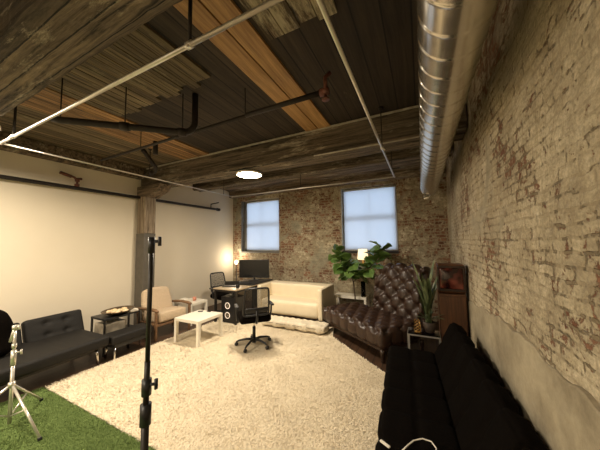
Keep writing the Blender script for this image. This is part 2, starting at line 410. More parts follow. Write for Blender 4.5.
# beams across the room
def beam(name, y0, y1, z0, laminated, seed, x0=XL + .005, x1=XR - .03):
    r_ = random.Random(seed); n = 90; mb = MB(); k = 5; vs = []
    w_ = (y1 - y0)
    segs = []
    prof = [(y0, ZC - .003), (y0, z0 + .02), (y0 + .02, z0)] + [(y0 + w_ * q, z0) for q in (.2, .4, .6, .8)] + [(y1 - .02, z0), (y1, z0 + .02), (y1, ZC - .003)]
    off = [(r_.uniform(-.004, .004), r_.uniform(0, .012)) for _ in prof]
    for i in range(n + 1):
        x = x0 + (x1 - x0) * i / n
        for j, (y, z) in enumerate(prof):
            dz = off[j][1] + .006 * math.sin(x * 3 + j * 2 + seed) + r_.uniform(0, .008) if 0 < j < len(prof) - 1 else 0
            vs.append((x, y + r_.uniform(-.004, .004), z + abs(dz)))
    m_ = len(prof)
    fs = [(i * m_ + j, i * m_ + j + 1, (i + 1) * m_ + j + 1, (i + 1) * m_ + j) for i in range(n) for j in range(m_ - 1)]
    fs += [tuple(range(m_)), tuple(range(n * m_, (n + 1) * m_))[::-1]]
    mb.add(vs, fs, False); return struct(mb.build(name, laminated))
beam('trim_2', 3.14, 3.52, 2.90, 'beam', 1)
beam('trim_3', .46, .79, 2.90, 'beam', 4)
# timber plate carried on the back wall above the windows
beam('trim_4', 5.80, 5.995, 3.09, 'beam_face', 6)
# boards of the ceiling that differ from the dark deck
def boards(name, mat, x0, x1, y0, y1, n, z=ZC, th=.022, jitter=0.0, seed=0, gap=.003):
    r_ = random.Random(seed); mb = MB(); w_ = (x1 - x0) / n
    for i in range(n):
        a = x0 + i * w_; mb.box(a + gap, a + w_ - gap, y0 + r_.uniform(-jitter, jitter), y1 + r_.uniform(-jitter, jitter), z - th - r_.uniform(0, .004), z + .01)
    return struct(mb.build(name, mat, None, .002))
boards('trim_5', 'orange', -1.415, -1.04, .795, 3.13, 2, gap=.007)
boards('trim_6', 'orange_old', -3.95, -3.30, .795, 3.13, 4)
boards('trim_7', 'lath', -3.28, -1.72, .80, 1.66, 16, jitter=.05, seed=3)
boards('trim_8', 'peel', -1.0, -.45, .795, 1.52, 4, jitter=.05, seed=5)
boards('trim_9', 'lath', -5.2, -3.97, .80, 3.1, 14, th=.012, seed=8)
mb = MB(); r_ = random.Random(4)
for k in range(16): mb.box(-5.2, .35, 3.55 + k * .14 + .004, 3.55 + k * .14 + .134, ZC - .014 - r_.uniform(0, .02), ZC + .01)
struct(mb.build('trim_10', 'beam_face', None, .002))
# dark ledger along the top of the white wall
beam('trim_15', -1.85, -1.40, 2.90, 'beam', 12)
beam('trim_12', 4.45, 4.72, 3.08, 'beam', 8)
struct(MB().box(XL, XL + .16, .8, 3.12, 3.06, ZC - .02).build('trim_11', 'beam_face', None, .01))
struct(MB().box(XL + .2, XR - .05, 3.125, 3.142, 3.262, 3.285).build('trim_13', 'jamb_white'))
struct(MB().tube([(-1.3, 3.128, 2.905), (XR - .04, 3.128, 2.905)], .009, 8).build('trim_14', 'jamb_white'))
# rough wooden column with its corbel
c = tag(thing('timber_column', 'rough timber column with peeling top against the white wall', 'column', (-5.10, 3.17, 0)))
MB().box(-.13, .13, -.11, .12, 1.93, 2.72).build('column_shaft', 'column', c, .012)
MB().box(-.135, .135, -.115, .125, 0, 1.93).build('painted_lower_shaft', 'column_low', c, .01)
mb = MB(); vs = []
for y in (-.12, .15):
    for p in ((-.14, 2.89), (-.14, 2.70), (.18, 2.66), (.32, 2.72), (.46, 2.76), (.60, 2.89)): vs.append((p[0], y, p[1]))
mb.add(vs, [(0, 1, 2, 3, 4, 5), (11, 10, 9, 8, 7, 6)] + [(i, i + 6, (i + 1) % 6 + 6, (i + 1) % 6) for i in range(6)])
mb.build('corbel', 'beam_face', c, .008)

# ================= LIGHT FIXTURES =================
def led(x, y, label, power):
    r = tag(thing('ceiling_lamp', label, 'ceiling light', (x, y, 2.895), 0))
    MB().lathe([(.0, 0), (.215, 0), (.22, -.01), (.22, -.03), (.205, -.034)], 40).build('lamp_rim', 'white_lacquer', r)
    MB().lathe([(.204, -.030), (.200, -.036), (.10, -.046), (.0, -.048)], 40).build('diffuser', 'led', r)
    ld = bpy.data.lights.new('lamp_light', 'AREA'); ld.shape = 'DISK'; ld.size = .40; ld.energy = power; ld.color = LAMP_WARM
    lo = bpy.data.objects.new('lamp_light', ld); COL.objects.link(lo); lo.parent = r; lo.location = (0, 0, -.055)
led(-2.60, 3.36, 'round glowing ceiling lamp under the timber beam before the windows', LAMP_POWER)
led(-3.75, .62, 'round ceiling lamp on the near timber beam at the white wall', LAMP_POWER * .9)
led(-1.3, -1.62, 'added unseen round fill lamp under the front timber beam nearer the brick wall', LAMP_POWER * .9)  # fill lamp added out of view behind the camera to brighten the room
led(-3.9, -1.62, 'added unseen round fill lamp under the front timber beam nearer the white wall', LAMP_POWER * .8)  # second added fill lamp, also unseen behind the camera

# ================= CEILING SERVICES =================
# suspended square frame of galvanised tube
r = tag(thing('hanging_tube_frame', 'pale metal tube frame hung in a rectangle under the ceiling', 'hanging frame', (-3.965, .90, 2.80)))
ax, ay, bx, by = 0, 0, 3.595, 3.575
MB().tube([(0, .005, 0), (0, by, 0)], .0095, 12).build('tube', 'steel', r)
MB().tube([(0, by, 0), (bx, by, 0)], .011, 12).build('tube', 'steel', r)
MB().tube([(bx, by, 0), (bx, 0, 0)], .012, 12).build('tube', 'steel', r)
MB().tube([(-.03, 0, 0), (bx + .05, 0, 0)], .013, 12).build('tube', 'steel', r)
for x, y, z in ((2.86, 0, .495), (bx, 2.1, .495), (bx, 3.2, .495), (.0, 3.3, .49), (0, 1.6, .49), (1.8, by, .49), (.35, 0, .495)):
    mb = MB().tube([(x, y, .0), (x, y, z - .03)], .006 if x > 2.9 or y else .011, 8); mb.lathe([(.0, z), (.03, z), (.03, z - .02), (.01, z - .035), (0, z - .035)], 14, T(x, y, 0)); mb.build('hanger_rod', 'iron', r)
for x, y, a in ((2.86, 0, 1), (bx, 2.1, 0), (.35, 0, 1)):
    mb = MB(); e = (.022, 0, 0) if a else (0, .022, 0)
    mb.tube([(x - e[0], y - e[1], 0), (x + e[0], y + e[1], 0)], .020, 14); mb.tube([(x, y, 0), (x + (.03 if not a else .01), y - .03 * a, -.03)], .009, 8); mb.build('clamp', 'steel', r)
for x, y in ((bx, by), (0, by), (0, 0)): MB().soft(.034, .034, .034, .013, .012, mat=T(x, y, 0)).build('corner_joint', 'steel', r)

# thin sprinkler pipe across the room
r = tag(thing('sprinkler_pipe', 'thin dark pipe under the ceiling ending in a red sprinkler', 'pipe', (0, 1.95, 3.0)))
MB().tube([(-4.35, .04, 0), (-.75, 0, 0)], .017, 12).build('pipe', 'iron', r)
MB().tube([(-1.55, 0, 0), (-.72, 0, 0)], .024, 12).build('pipe_sleeve', 'iron', r)
for x in (-1.56, -3.3): MB().tube([(x, 0, 0), (x, 0, .29)], .005, 6).build('hanger_rod', 'iron', r)
mb = MB().tube([(-.74, 0, 0), (-.66, 0, 0)], .034, 12); mb.tube([(-.69, 0, 0), (-.69, 0, .13), (-.65, .02, .17)], .018, 10); mb.tube([(-.70, 0, 0), (-.66, -.06, -.02)], .02, 10)
mb.lathe([(.0, .0), (.035, .0), (.035, .01), (.012, .02), (.012, .05), (0, .05)], 12, T(-.69, 0, -.075)); mb.build('sprinkler_head', 'rust', r)

# thick black drain pipe with an elbow
r = tag(thing('drain_pipe', 'thick black pipe turning up into the ceiling planks', 'pipe', (0, 0, 2.87)))
a0 = Vector((-2.97, 1.02, 0)); a1 = Vector((-2.20, 1.72, 0)); dd = (a1 - a0).normalized()
pts = [tuple(a0 - dd * .06 + Vector((0, 0, .01)))] + [tuple(a0.lerp(a1, k / 4)) for k in range(5)]
for k in range(1, 7):
    q = a1 + dd * .12 * math.sin(PI / 12 * k); pts.append((q.x, q.y, .12 - .12 * math.cos(PI / 12 * k)))
pts.append((pts[-1][0], pts[-1][1], .43))
MB().tube(pts, .032, 14).build('pipe', 'iron', r)
for i in (3, 5): 
    p = Vector(pts[i]); q = Vector(pts[i - 1]); d = (p - q).normalized() * .04
    MB().tube([p - d, p + d], .042, 14).build('coupling', 'iron', r)
for p in (pts[3], pts[1], pts[5]): MB().tube([(p[0], p[1], p[2]), (p[0], p[1], .42)], .006, 6).build('hanger_rod', 'iron', r)
# short stub pipe in the left ceiling bay
r = tag(MB().tube([(-3.6, 2.35, 3.29), (-3.6, 2.35, 3.08)], .035, 12).build('pipe_stub', 'iron'), 'short dark pipe stub hanging beside the orange boards', 'pipe')
r = tag(thing('curved_pipe', 'curved dark pipe with bend below the stub near the column', 'pipe', (0, 0, 3.05)))
MB().tube([(-4.5, 2.9, .0), (-4.35, 2.85, .0), (-4.2, 2.75, .03), (-4.12, 2.6, .10), (-4.1, 2.5, .19), (-4.1, 2.45, .24)], .035, 12).build('pipe', 'iron', r)
MB().tube([(-4.62, 2.92, .0), (-4.5, 2.9, .0)], .05, 12).build('flange', 'iron', r)

# wall pipe with red valve
r = tag(thing('wall_pipe', 'long dark pipe running along the white wall', 'pipe', (XL + .11, 0, 2.665)))
MB().tube([(0, -2.9, 0), (0, 5.2, 0)], .03, 12).build('pipe', 'iron', r)
MB().tube([(0, 5.2, 0), (0, 5.3, 0)], .042, 12).build('end_cap', 'iron', r)
for y in (1.15, 3.0, 4.75):
    MB().tube([(0, y, 0), (-.1, y, 0)], .014, 8).build('wall_bracket', 'iron', r)
MB().tube([(0, 4.98, 0), (0, 4.98, .12), (.28, 4.98, .14)], .014, 8).build('branch_pipe', 'iron', r)
mb = MB().tube([(0, 2.03, 0), (0, 2.03, .12), (.01, 1.99, .17), (.02, 1.88, .20)], .017, 10); mb.tube([(.0, 2.03, .03), (0, 2.03, .07)], .034, 10); mb.tube([(.0, 2.03, .11), (0, 2.03, .14)], .032, 10); mb.tube([(.0, 1.95, .18), (.02, 1.80, .21)], .026, 10); mb.tube([(0, 2.0, .15), (.0, 2.09, .17)], .02, 8)
mb.build('valve', 'rust', r)

# spiral duct
r = tag(thing('spiral_duct', 'big round spiral metal duct running along the brick wall', 'duct', (.180, 0, 2.72)))
vs = []; ny = 1700; nn = 48; y0, y1 = -2.9, 5.35; pitch = .155
for i in range(ny + 1):
    y = y0 + (y1 - y0) * i / ny
    for k in range(nn):
        a = 2 * PI * k / nn; ph = ((y / pitch) - k / nn) % 1.0; dd = min(ph, 1 - ph)
        rr = .149 + (.006 * max(0, 1 - dd / .05)); vs.append((rr * math.cos(a), y, rr * math.sin(a)))
fs = [(i * nn + k, i * nn + (k + 1) % nn, (i + 1) * nn + (k + 1) % nn, (i + 1) * nn + k) for i in range(ny) for k in range(nn)]
MB().add(vs, fs, True).build('duct_tube', 'duct', r)
MB().tube([(0, 5.34, 0), (0, 5.41, 0)], .155, 36).build('end_collar', 'duct', r)
mb = MB().tube([(-.09, 5.36, -.13), (-.11, 5.42, -.19)], .008, 6); mb.tube([(.0, 5.36, -.15), (-.02, 5.44, -.20)], .01, 6); mb.box(-.10, -.02, 5.42, 5.425, -.21, -.17); mb.build('damper_handle', 'chrome', r)
for y in (.9, 3.0, 5.0):
    mb = MB()
    mb.tube([(.153, y, .0), (.108, y, .108), (0, y, .153), (-.108, y, .108), (-.153, y, 0)], .004, 6); mb.build('hanger_strap', 'duct', r)

# ================= FLOOR COVERINGS =================
def tufts(poly, z, n, h, wd, lean, seed):
    r_ = np.random.default_rng(seed); P = np.array(poly); lo = P.min(0); hi = P.max(0); pts = []
    def inside(q):
        c_ = np.zeros(len(q), bool); j = len(P) - 1
        for i in range(len(P)):
            yi, yj = P[i, 1], P[j, 1]; xi, xj = P[i, 0], P[j, 0]
            m_ = ((yi > q[:, 1]) != (yj > q[:, 1])) & (q[:, 0] < (xj - xi) * (q[:, 1] - yi) / (yj - yi + 1e-12) + xi); c_ ^= m_; j = i
        return c_
    q = lo + r_.random((n * 2, 2)) * (hi - lo); q = q[inside(q)][:n]; k = len(q)
    fx = np.sin(q[:, 0] * 7 + np.sin(q[:, 1] * 5)) + np.sin(q[:, 1] * 11 + q[:, 0] * 3); ang = fx * .8 + r_.random(k) * 5.5
    hh = h * (.8 + .35 * r_.random(k)) * (.85 + .15 * np.sin(q[:, 0] * 13) * np.sin(q[:, 1] * 15)); ln = lean * (.5 + r_.random(k))
    dx, dy = np.cos(ang), np.sin(ang); wx, wy = -dy * wd, dx * wd
    v = np.zeros((k, 5, 3))
    v[:, 0] = np.stack([q[:, 0] - wx, q[:, 1] - wy, np.full(k, z)], 1); v[:, 1] = np.stack([q[:, 0] + wx, q[:, 1] + wy, np.full(k, z)], 1)
    mx, my = q[:, 0] + dx * ln * .35, q[:, 1] + dy * ln * .35
    v[:, 2] = np.stack([mx - wx * .8, my - wy * .8, z + hh * .65], 1); v[:, 3] = np.stack([mx + wx * .8, my + wy * .8, z + hh * .65], 1)
    v[:, 4] = np.stack([q[:, 0] + dx * ln, q[:, 1] + dy * ln, z + hh], 1)
    V = [tuple(a) for a in v.reshape(-1, 3)]; F = []
    for i in range(k): o = i * 5; F += [(o, o + 1, o + 3, o + 2), (o + 2, o + 3, o + 4)]
    return V, F
rug_poly = [(-4.14, 1.42), (-.10, 1.40), (-.10, 2.9), (-.46, 3.38), (-1.50, 4.30), (-1.62, 4.75), (-4.12, 4.75)]
mb = MB(); n = len(rug_poly); vs = [(x, y, z) for z in (.002, .012) for x, y in rug_poly]
mb.add(vs, [tuple(range(n))[::-1], tuple(range(n, 2 * n))] + [(i, (i + 1) % n, (i + 1) % n + n, i + n) for i in range(n)])
rg = thing('shag_rug', 'large cream shag rug covering the middle of the floor', 'rug', (0, 0, 0)); mb.build('rug_backing', 'rug', rg)
V, F = tufts(rug_poly, .011, 150000, .015, .0068, .024, 3); tag(MB().add(V, F, True).build('pile', 'rug', rg), kind='stuff')
gpoly = [(-4.12, -1.2), (-.9, -1.2), (-.9, 1.395), (-4.16, 1.395)]
gr = thing('artificial_grass_mat', 'green artificial grass mat below the silver light stand', 'grass mat', (0, 0, 0))
MB().box(-4.16, -.9, -1.2, 1.395, .002, .010).build('mat_backing', 'grass', gr)
V, F = tufts([(-4.16, .5), (-1.6, .5), (-1.6, 1.40), (-4.16, 1.40)], .009, 70000, .018, .0026, .012, 5); tag(MB().add(V, F, False).build('grass_blades', 'grass', gr), kind='stuff')

# ================= FURNITURE: right side =================
def quilt(px, py, d):
    def f(p, n):
        if n.z < .3 and abs(n.x) < .3: return 0
        a = abs(math.sin(PI * p.y / py)); b = abs(math.sin(PI * (p.x if abs(n.z) > abs(n.x) else p.z) / px))
        return d * (min(1, a * 1.6) ** .5 * (.6 + .4 * min(1, b * 2) ** .5)) - d
    return f
fu = tag(thing('black_futon', 'long black quilted futon along the whitewashed brick wall', 'sofa', (.135, 0, 0), math.radians(3.6)))
MB().soft(.52, 1.88, .22, .06, .024, quilt(.28, .31, .05), mat=T(-.095, 2.43, .315, 0, math.radians(2), 0)).build('seat', 'black_fabric', fu)
MB().soft(.15, 1.88, .54, .06, .024, quilt(.27, .31, .045), mat=T(.285, 2.43, .52, 0, math.radians(26), 0)).build('backrest', 'black_fabric', fu)
MB().box(-.32, .26, 1.55, 3.31, .13, .21).build('base_frame', 'black_metal', fu, .01)
for x in (-.28, .22):
    for y in (1.65, 3.2): MB().lathe([(.02, .0), (.03, .14)], 14, T(x, y, 0)).build('leg', 'black_plastic', fu)
cb = tag(thing('cable', 'thin white cable looped on the black futon seat', 'cable', (-.10, 1.74, .432)))
pts = [(-.06, -.06, .008), (-.03, .0, .008), (.0, .045, .012), (.05, .085, .012), (.10, .085, .01), (.125, .04, .01), (.12, -.03, .01)]
MB().tube(pts, .004, 8).build('cord', 'cable', cb)
MB().soft(.07, .018, .012, .005, .006, mat=T(-.16, -.055, .010, 0, 0, -.5)).build('plug', 'cable', cb)

# small glass side table
st = tag(thing('glass_side_table', 'small glass topped metal side table at the end of the black futon', 'side table', (-.03, 3.73, 0)))
a, b_ = .185, .125
MB().box(-a, a, -b_, b_, .488, .498).build('table_top', 'glass', st, .002)
mb = MB()
for s in (-1, 1): mb.box(-a, a, s * b_ - .007, s * b_ + .007, .470, .486); mb.box(s * a - .007, s * a + .007, -b_, b_, .470, .486)
mb.build('top_frame', 'steel', st)
for x in (-a, a):
    for y in (-b_, b_): MB().box(x - .007, x + .007, y - .007, y + .007, 0, .47).build('leg', 'steel', st)
MB().box(-a, a, -b_, b_, .12, .13).build('lower_shelf', 'black_plastic', st)
# strap-leaf plant on it
def leaf_strip(mb, base, az, length, wid, rise, bend, n=8, fold=.25):
    vs = []; fs = []; d = Vector((math.cos(az), math.sin(az), 0)); sd = Vector((-math.sin(az), math.cos(az), 0)); p = Vector(base); el = rise
    for i in range(n + 1):
        t_ = i / n; w_ = wid * (math.sin(PI * min(1, .12 + t_ * .88)) ** .6); 
        vs += [p - sd * w_ + Vector((0, 0, w_ * fold)), p, p + sd * w_ + Vector((0, 0, w_ * fold))]
        el -= bend / n; p = p + (d * math.cos(el) + Vector((0, 0, math.sin(el)))) * (length / n)
    for i in range(n): a_ = i * 3; fs += [(a_, a_ + 1, a_ + 4, a_ + 3), (a_ + 1, a_ + 2, a_ + 5, a_ + 4)]
    mb.add(vs, fs, True)
pl = tag(thing('potted_strap_leaf_plant', 'tall leafy potted plant on the glass side table', 'potted plant', (.045, 3.73, .50)))
MB().lathe([(.0, 0), (.05, 0), (.07, .06), (.075, .13), (.068, .135), (.062, .11), (0, .11)], 24).build('pot', 'pot', pl)
MB().lathe([(0, .112), (.060, .110)], 20).build('soil', 'soil', pl)
mb = MB(); rr_ = random.Random(11)
for k in range(26):
    a = rr_.uniform(0, 2 * PI); z = .12 + rr_.uniform(0, .28) * (k % 2); leaf_strip(mb, (rr_.uniform(-.03, .03), rr_.uniform(-.03, .03), z), a, rr_.uniform(.32, .66), rr_.uniform(.024, .036), rr_.uniform(1.3, 1.52), rr_.uniform(.05, .55))
for k in range(8):
    leaf_strip(mb, (rr_.uniform(-.02, .02), rr_.uniform(-.02, .02), .12), rr_.uniform(0, 6.3), rr_.uniform(.18, .3), .022, rr_.uniform(.9, 1.3), rr_.uniform(.6, 1.3))
mb.build('foliage', 'leaf2', pl)
orn = tag(thing('brass_ornament', 'small twisted brass ornament beside the plant on the side table', 'ornament', (-.10, 3.69, .50)))
mb = MB()
for k in range(5):
    a0 = k * 1.26; mb.tube([(.045 * math.cos(a0 + t_ * 5) * (1 - .3 * t_), .045 * math.sin(a0 + t_ * 5) * (1 - .3 * t_), .005 + .15 * t_) for t_ in [i / 14 for i in range(15)]], .004, 6)
mb.build('wire_spiral', 'gold', orn); MB().lathe([(0, 0), (.04, 0), (.04, .008), (0, .01)], 18).build('base', 'gold', orn)

# TV on wooden cabinet
cbn = tag(thing('wooden_cabinet', 'tall narrow wooden cabinet under the small television by the brick wall', 'cabinet', (.325, 3.95, 0)))
MB().box(-.155, .155, -.17, .17, .02, 1.00).build('body', 'cab_wood', cbn, .006)
door = MB().box(-.145, .145, -.185, -.171, .05, .97).build('door', 'cab_wood', cbn, .004)
MB().lathe([(0, 0), (.012, 0), (.014, .015), (0, .02)], 12, T(.11, -.186, .55, PI / 2)).build('knob', 'gold', door)
tv = tag(thing('small_television', 'small dark red television with curved screen on the wooden cabinet', 'television', (.325, 3.95, 1.003)))
MB().soft(.325, .30, .375, .03, .03, mat=T(0, 0, .19)).build('housing', 'cab_wood', tv)
mb = MB()
mb.box(-.150, .150, -.162, -.146, .33, .36); mb.box(-.150, .150, -.162, -.146, .03, .06); mb.box(-.155, -.135, -.162, -.146, .03, .36); mb.box(.135, .155, -.162, -.146, .03, .36); mb.build('bezel', 'dark_wood', tv, .004)
MB().soft(.268, .03, .268, .012, .02, lambda p, n: .022 * (1 - (p.x / .134) ** 2) * (1 - (p.z / .134) ** 2) if n.y < -.5 else 0, mat=T(0, -.148, .195)).build('screen', 'tube', tv)

# ================= chesterfield =================
def diamonds(sx, sy, d, use=('x', 'y')):
    def f(a, b):
        u = a / sx; v = b / sy
        # button lattice at integer (u,v) and half offsets
        def dist(u, v):
            best = 9
            for ou, ov in ((0, 0), (.5, .5)):
                du = (u - ou) - round(u - ou); dv = (v - ov) - round(v - ov); best = min(best, (du * sx) ** 2 + (dv * sy) ** 2)
            return math.sqrt(best)
        r_ = dist(u, v)
        c1 = abs(((u + v + .0) % 1.0) - .5) * 2; c1 = 1 - c1; c2 = abs(((u - v) % 1.0) - .5) * 2; c2 = 1 - c2
        s1 = min(abs((u + v) - round(u + v)), abs((u - v) - round(u - v)))
        crease = math.exp(-(s1 / .09) ** 2)
        btn = math.exp(-(r_ / (.26 * sx)) ** 2)
        return -d * (.55 * crease + 1.0 * btn)
    return f
ang = math.atan2(3.60 - 4.54, -.54 + 1.78)
ch = tag(thing('chesterfield_sofa', 'deep brown leather button tufted sofa in the corner', 'sofa', (-1.78, 4.54, 0), ang))
LW, DP = 1.54, .80
ds = diamonds(.26, .30, .048); df = diamonds(.22, .30, .04)
def seatfn(p, n):
    if n.z > .3: return ds(p.x, p.y)
    if n.y < -.5 or abs(n.x) > .5:
        q = p.x if n.y < -.5 else p.y
        cr = abs(math.sin(PI * q / .22)); return -.035 * (1 - min(1, cr * 1.5) ** .6)
    return 0
MB().soft(LW + .03, DP + .06, .30, .10, .022, seatfn, mat=T(LW / 2, DP / 2 + .02, .335)).build('seat', 'brown_leather', ch)
MB().box(.05, LW - .05, .06, DP + .0, .14, .22).build('base', 'brown_leather', ch, .02)
bd = diamonds(.29, .32, .06)
def backfn(p, n):
    if n.y < -.2 or n.z > .5: return bd(p.x, p.z)
    return 0
BW = LW - .44
def backpost(p):
    x, y, z = p; t_ = (x + BW / 2) / BW
    k = min(1, max(0, t_ / .32)); k = k * k * (3 - 2 * k)
    z2 = -.52 + (z + .52) * (.72 + .28 * k); roll = max(0, (z2 - .2)) * .5
    return (x, y + roll * .35, z2)
MB().soft(BW, .22, 1.04, .10, .024, backfn, backpost, mat=T(LW / 2 + .23, DP + .15, .80, math.radians(-7))).build('backrest', 'brown_leather', ch)
seat_ = [c_ for c_ in ch.children if c_.name.startswith('seat')][0]
for i in range(-4, 5):
    for j in range(-3, 4):
        for ou, ov in ((0, 0), (.5, .5)):
            x = (i + ou) * .26; y = (j + ov) * .30
            if abs(x) < LW / 2 - .05 and abs(y) < DP / 2 - .03:
                MB().soft(.024, .024, .012, .005, .012, mat=T(LW / 2 + x, DP / 2 + .02 + y, .415)).build('button', 'brown_leather', seat_)
for x in (.07, LW - .07):
    for y in (.08, DP + .1):
        MB().lathe([(.022, 0), (.028, .015), (.018, .04), (.034, .09), (.038, .14), (.03, .17)], 18, T(x, y, 0)).build('leg', 'dark_wood', ch)
# ================= cream sofa and floor pad =================
sf = tag(thing('cream_sofa', 'boxy cream leather sofa below the brick wall between the windows', 'sofa', (-2.605, 5.05, 0)))
hw = .785
wr = lambda p, n: .006 * math.sin(p.x * 9) * math.sin(p.z * 8 + p.y * 5)
MB().soft(2 * hw - .16, .60, .31, .07, .05, wr, mat=T(0, -.08, .305)).build('seat', 'cream_leather', sf)
MB().soft(2 * hw - .14, .34, .50, .04, .05, wr, mat=T(0, .22, .50)).build('backrest', 'cream_leather', sf)
for s, n_ in ((-1, 'left'), (1, 'right')):
    MB().soft(.10, .80, .62, .03, .05, wr, mat=T(s * (hw - .05), 0, .445)).build('armrest', 'cream_leather', sf)
MB().box(-hw + .03, hw - .03, -.33, .36, .09, .15).build('base_board', 'dark_wood', sf)
for x in (-hw + .08, hw - .08):
    for y in (-.33, .33): MB().box(x - .025, x + .025, y - .025, y + .025, 0, .1).build('foot', 'dark_wood', sf)
pd = tag(thing('folded_pad', 'creased white foam pad lying on the rug before the cream sofa', 'floor pad', (-2.31, 4.40, 0.036)))
MB().soft(1.36, .32, .13, .045, .025, lambda p, n: .010 * math.sin(p.x * 21 + p.y * 5) * math.sin(p.y * 17 + 1) + .006 * math.sin(p.x * 47), mat=T(0, 0, .075)).build('pad_body', 'pad', pd)
mb = MB(); mb.tube([(-.63, -.155, .09), (-.3, -.163, .085), (.1, -.160, .095), (.63, -.155, .085)], .006, 8); mb.build('seam', 'grey_cloth', pd)

# ================= tables =================
def lack(name, label, loc, rz, sx, sy, h, leg=.05):
    r = tag(thing(name, label, 'side table', loc, rz))
    MB().box(-sx / 2, sx / 2, -sy / 2, sy / 2, h - .05, h).build('table_top', 'white_lacquer', r, .003)
    for x in (-1, 1):
        for y in (-1, 1):
            MB().box(x * (sx / 2 - leg / 2) - leg / 2, x * (sx / 2 - leg / 2) + leg / 2, y * (sy / 2 - leg / 2) - leg / 2, y * (sy / 2 - leg / 2) + leg / 2, 0, h - .051).build('leg', 'white_lacquer', r, .002)
    return r
lack('white_side_table', 'square white side table standing on the cream rug', (-3.62, 3.245, .012), .02, .57, .56, .42)
for (x, y, rz) in ((-3.78, 3.42, .5), (-3.63, 3.48, -.2)):
    q = tag(MB().soft(.09, .045, .014, .006, .012, mat=T(0, 0, .008)).build('remote_control', 'black_plastic'), ('small black remote near the back corner of the white table' if x < -3.7 else 'small black remote right of the other remote on the white table'), 'remote control'); q.location = (x, y, .432); q.rotation_euler[2] = rz
lack('white_side_table', 'white side table between the armchair and the far office chair', (-4.62, 3.92, 0), 0, .50, .46, .45)
q = tag(thing('pink_cup', 'small pink cup on the white table behind the armchair', 'cup', (-4.56, 3.95, .452)))
MB().lathe([(0, 0), (.03, 0), (.04, .08), (.036, .08), (.028, .01), (0, .01)], 20).build('cup_body', 'pink', q)
MB().tube([(.036, 0, .065), (.06, 0, .055), (.06, 0, .03), (.034, 0, .02)], .005, 6).build('handle', 'pink', q)
q = tag(MB().soft(.16, .12, .05, .012, .03, mat=T(0, 0, .026)).build('paper_stack', 'paper'), 'small stack of white paper on the table behind the armchair', 'papers'); q.location = (-4.76, 3.85, .452)
lack('white_side_table', 'white table behind the brown leather sofa under the right window', (-1.53, 5.785, 0), 0, .76, .38, .46)

# fig tree
fg = tag(thing('fiddle_leaf_fig', 'fiddle leaf fig tree in a pot in front of the right window', 'potted plant', (-1.35, 5.46, 0)))
MB().lathe([(0, 0), (.10, 0), (.135, .16), (.14, .26), (.128, .265), (.12, .23), (0, .23)], 28).build('pot', 'pot', fg)
MB().lathe([(0, .235), (.121, .232)], 24).build('soil', 'soil', fg)
br1 = [(0, 0, .22), (-.01, 0, .5), (-.03, 0, .75), (-.06, .0, .96)]
b1 = [(-.06, 0, .88), (-.16, .02, 1.06), (-.32, .0, 1.24), (-.42, .0, 1.42)]
b2 = [(-.045, 0, .80), (.10, .0, .96), (.30, .0, 1.12), (.52, -.02, 1.32), (.60, -.03, 1.56)]
b3 = [(-.06, 0, .95), (-.08, .0, 1.1), (-.10, .0, 1.26)]
mb = MB(); mb.tube(br1, [.017, .014, .013, .012], 10); mb.tube(b1, [.010, .009, .008, .006], 8); mb.tube(b2, [.010, .009, .008, .007, .006], 8); mb.tube(b3, [.009, .007, .005], 8); mb.build('trunk', 'stem', fg)
def fig_leaf(mb, base, az, el, ln, roll=0):
    nu, nv = 9, 6; vs = []
    Rm = T(base[0], base[1], base[2], 0, 0, az) @ Matrix.Rotation(-el, 4, 'Y') @ Matrix.Rotation(roll, 4, 'X')
    for i in range(nu + 1):
        t_ = i / nu; x = ln * (.12 + .88 * t_) if i else 0
        w_ = ln * .44 * (math.sin(PI * (t_ ** .85)) ** .75 * (.72 + .5 * t_)) if 0 < i < nu else ln * .012
        for j in range(nv + 1):
            s = (j / nv - .5) * 2; z = -.10 * x * x / ln * 2.2 + abs(s) * w_ * .25 + .010 * math.sin(t_ * 16) * abs(s)
            vs.append(Rm @ Vector((x, s * w_, z)))
    fs = [(i * (nv + 1) + j, i * (nv + 1) + j + 1, (i + 1) * (nv + 1) + j + 1, (i + 1) * (nv + 1) + j) for i in range(nu) for j in range(nv)]
    mb.add(vs, fs, True)
mb = MB(); rr_ = random.Random(5)
def lerp(path, t_):
    k = min(len(path) - 2, int(t_ * (len(path) - 1))); u = t_ * (len(path) - 1) - k; return Vector(path[k]).lerp(Vector(path[k + 1]), u)
az = 0
for path, n_, t0 in ((b1, 26, .1), (b2, 28, .15), (b3, 16, .2)):
    for i in range(n_):
        t_ = t0 + (1 - t0) * i / (n_ - 1); az += 2.4 + rr_.uniform(-.4, .4); p = lerp(path, t_)
        fig_leaf(mb, p, az, rr_.uniform(-.6, .9) + .7 * (t_ > .93), rr_.uniform(.24, .34), rr_.uniform(-.8, .8))
mb.build('foliage', 'leaf', fg, 0, .0015)

# table lamp and glass lantern on that table
lp = tag(thing('table_lamp', 'table lamp with a lit cream shade behind the fig tree', 'lamp', (-1.235, 5.80, .462)))
MB().lathe([(0, 0), (.06, 0), (.06, .015), (.018, .03), (.012, .3), (.012, .84), (0, .84)], 20).build('lamp_base', 'gold', lp)
MB().lathe([(.125, .82), (.10, 1.06)], 28).build('lamp_shade', 'shade', lp, 0, .002)
MB().lathe([(0, .84), (.02, .85), (.03, .89), (.02, .93), (0, .935)], 16).build('bulb', 'bulb', lp)
lt = tag(thing('glass_lantern', 'tall clear glass vase on the table left of the brown leather sofa', 'vase', (-1.22, 5.66, .462)))
MB().lathe([(.0, .0), (.045, .0), (.05, .02), (.05, .34), (.046, .34), (.046, .02), (0, .012)], 22).build('vase_body', 'glass', lt)
MB().lathe([(0, .012), (.02, .015), (.02, .10), (0, .10)], 12).build('candle', 'paper', lt)

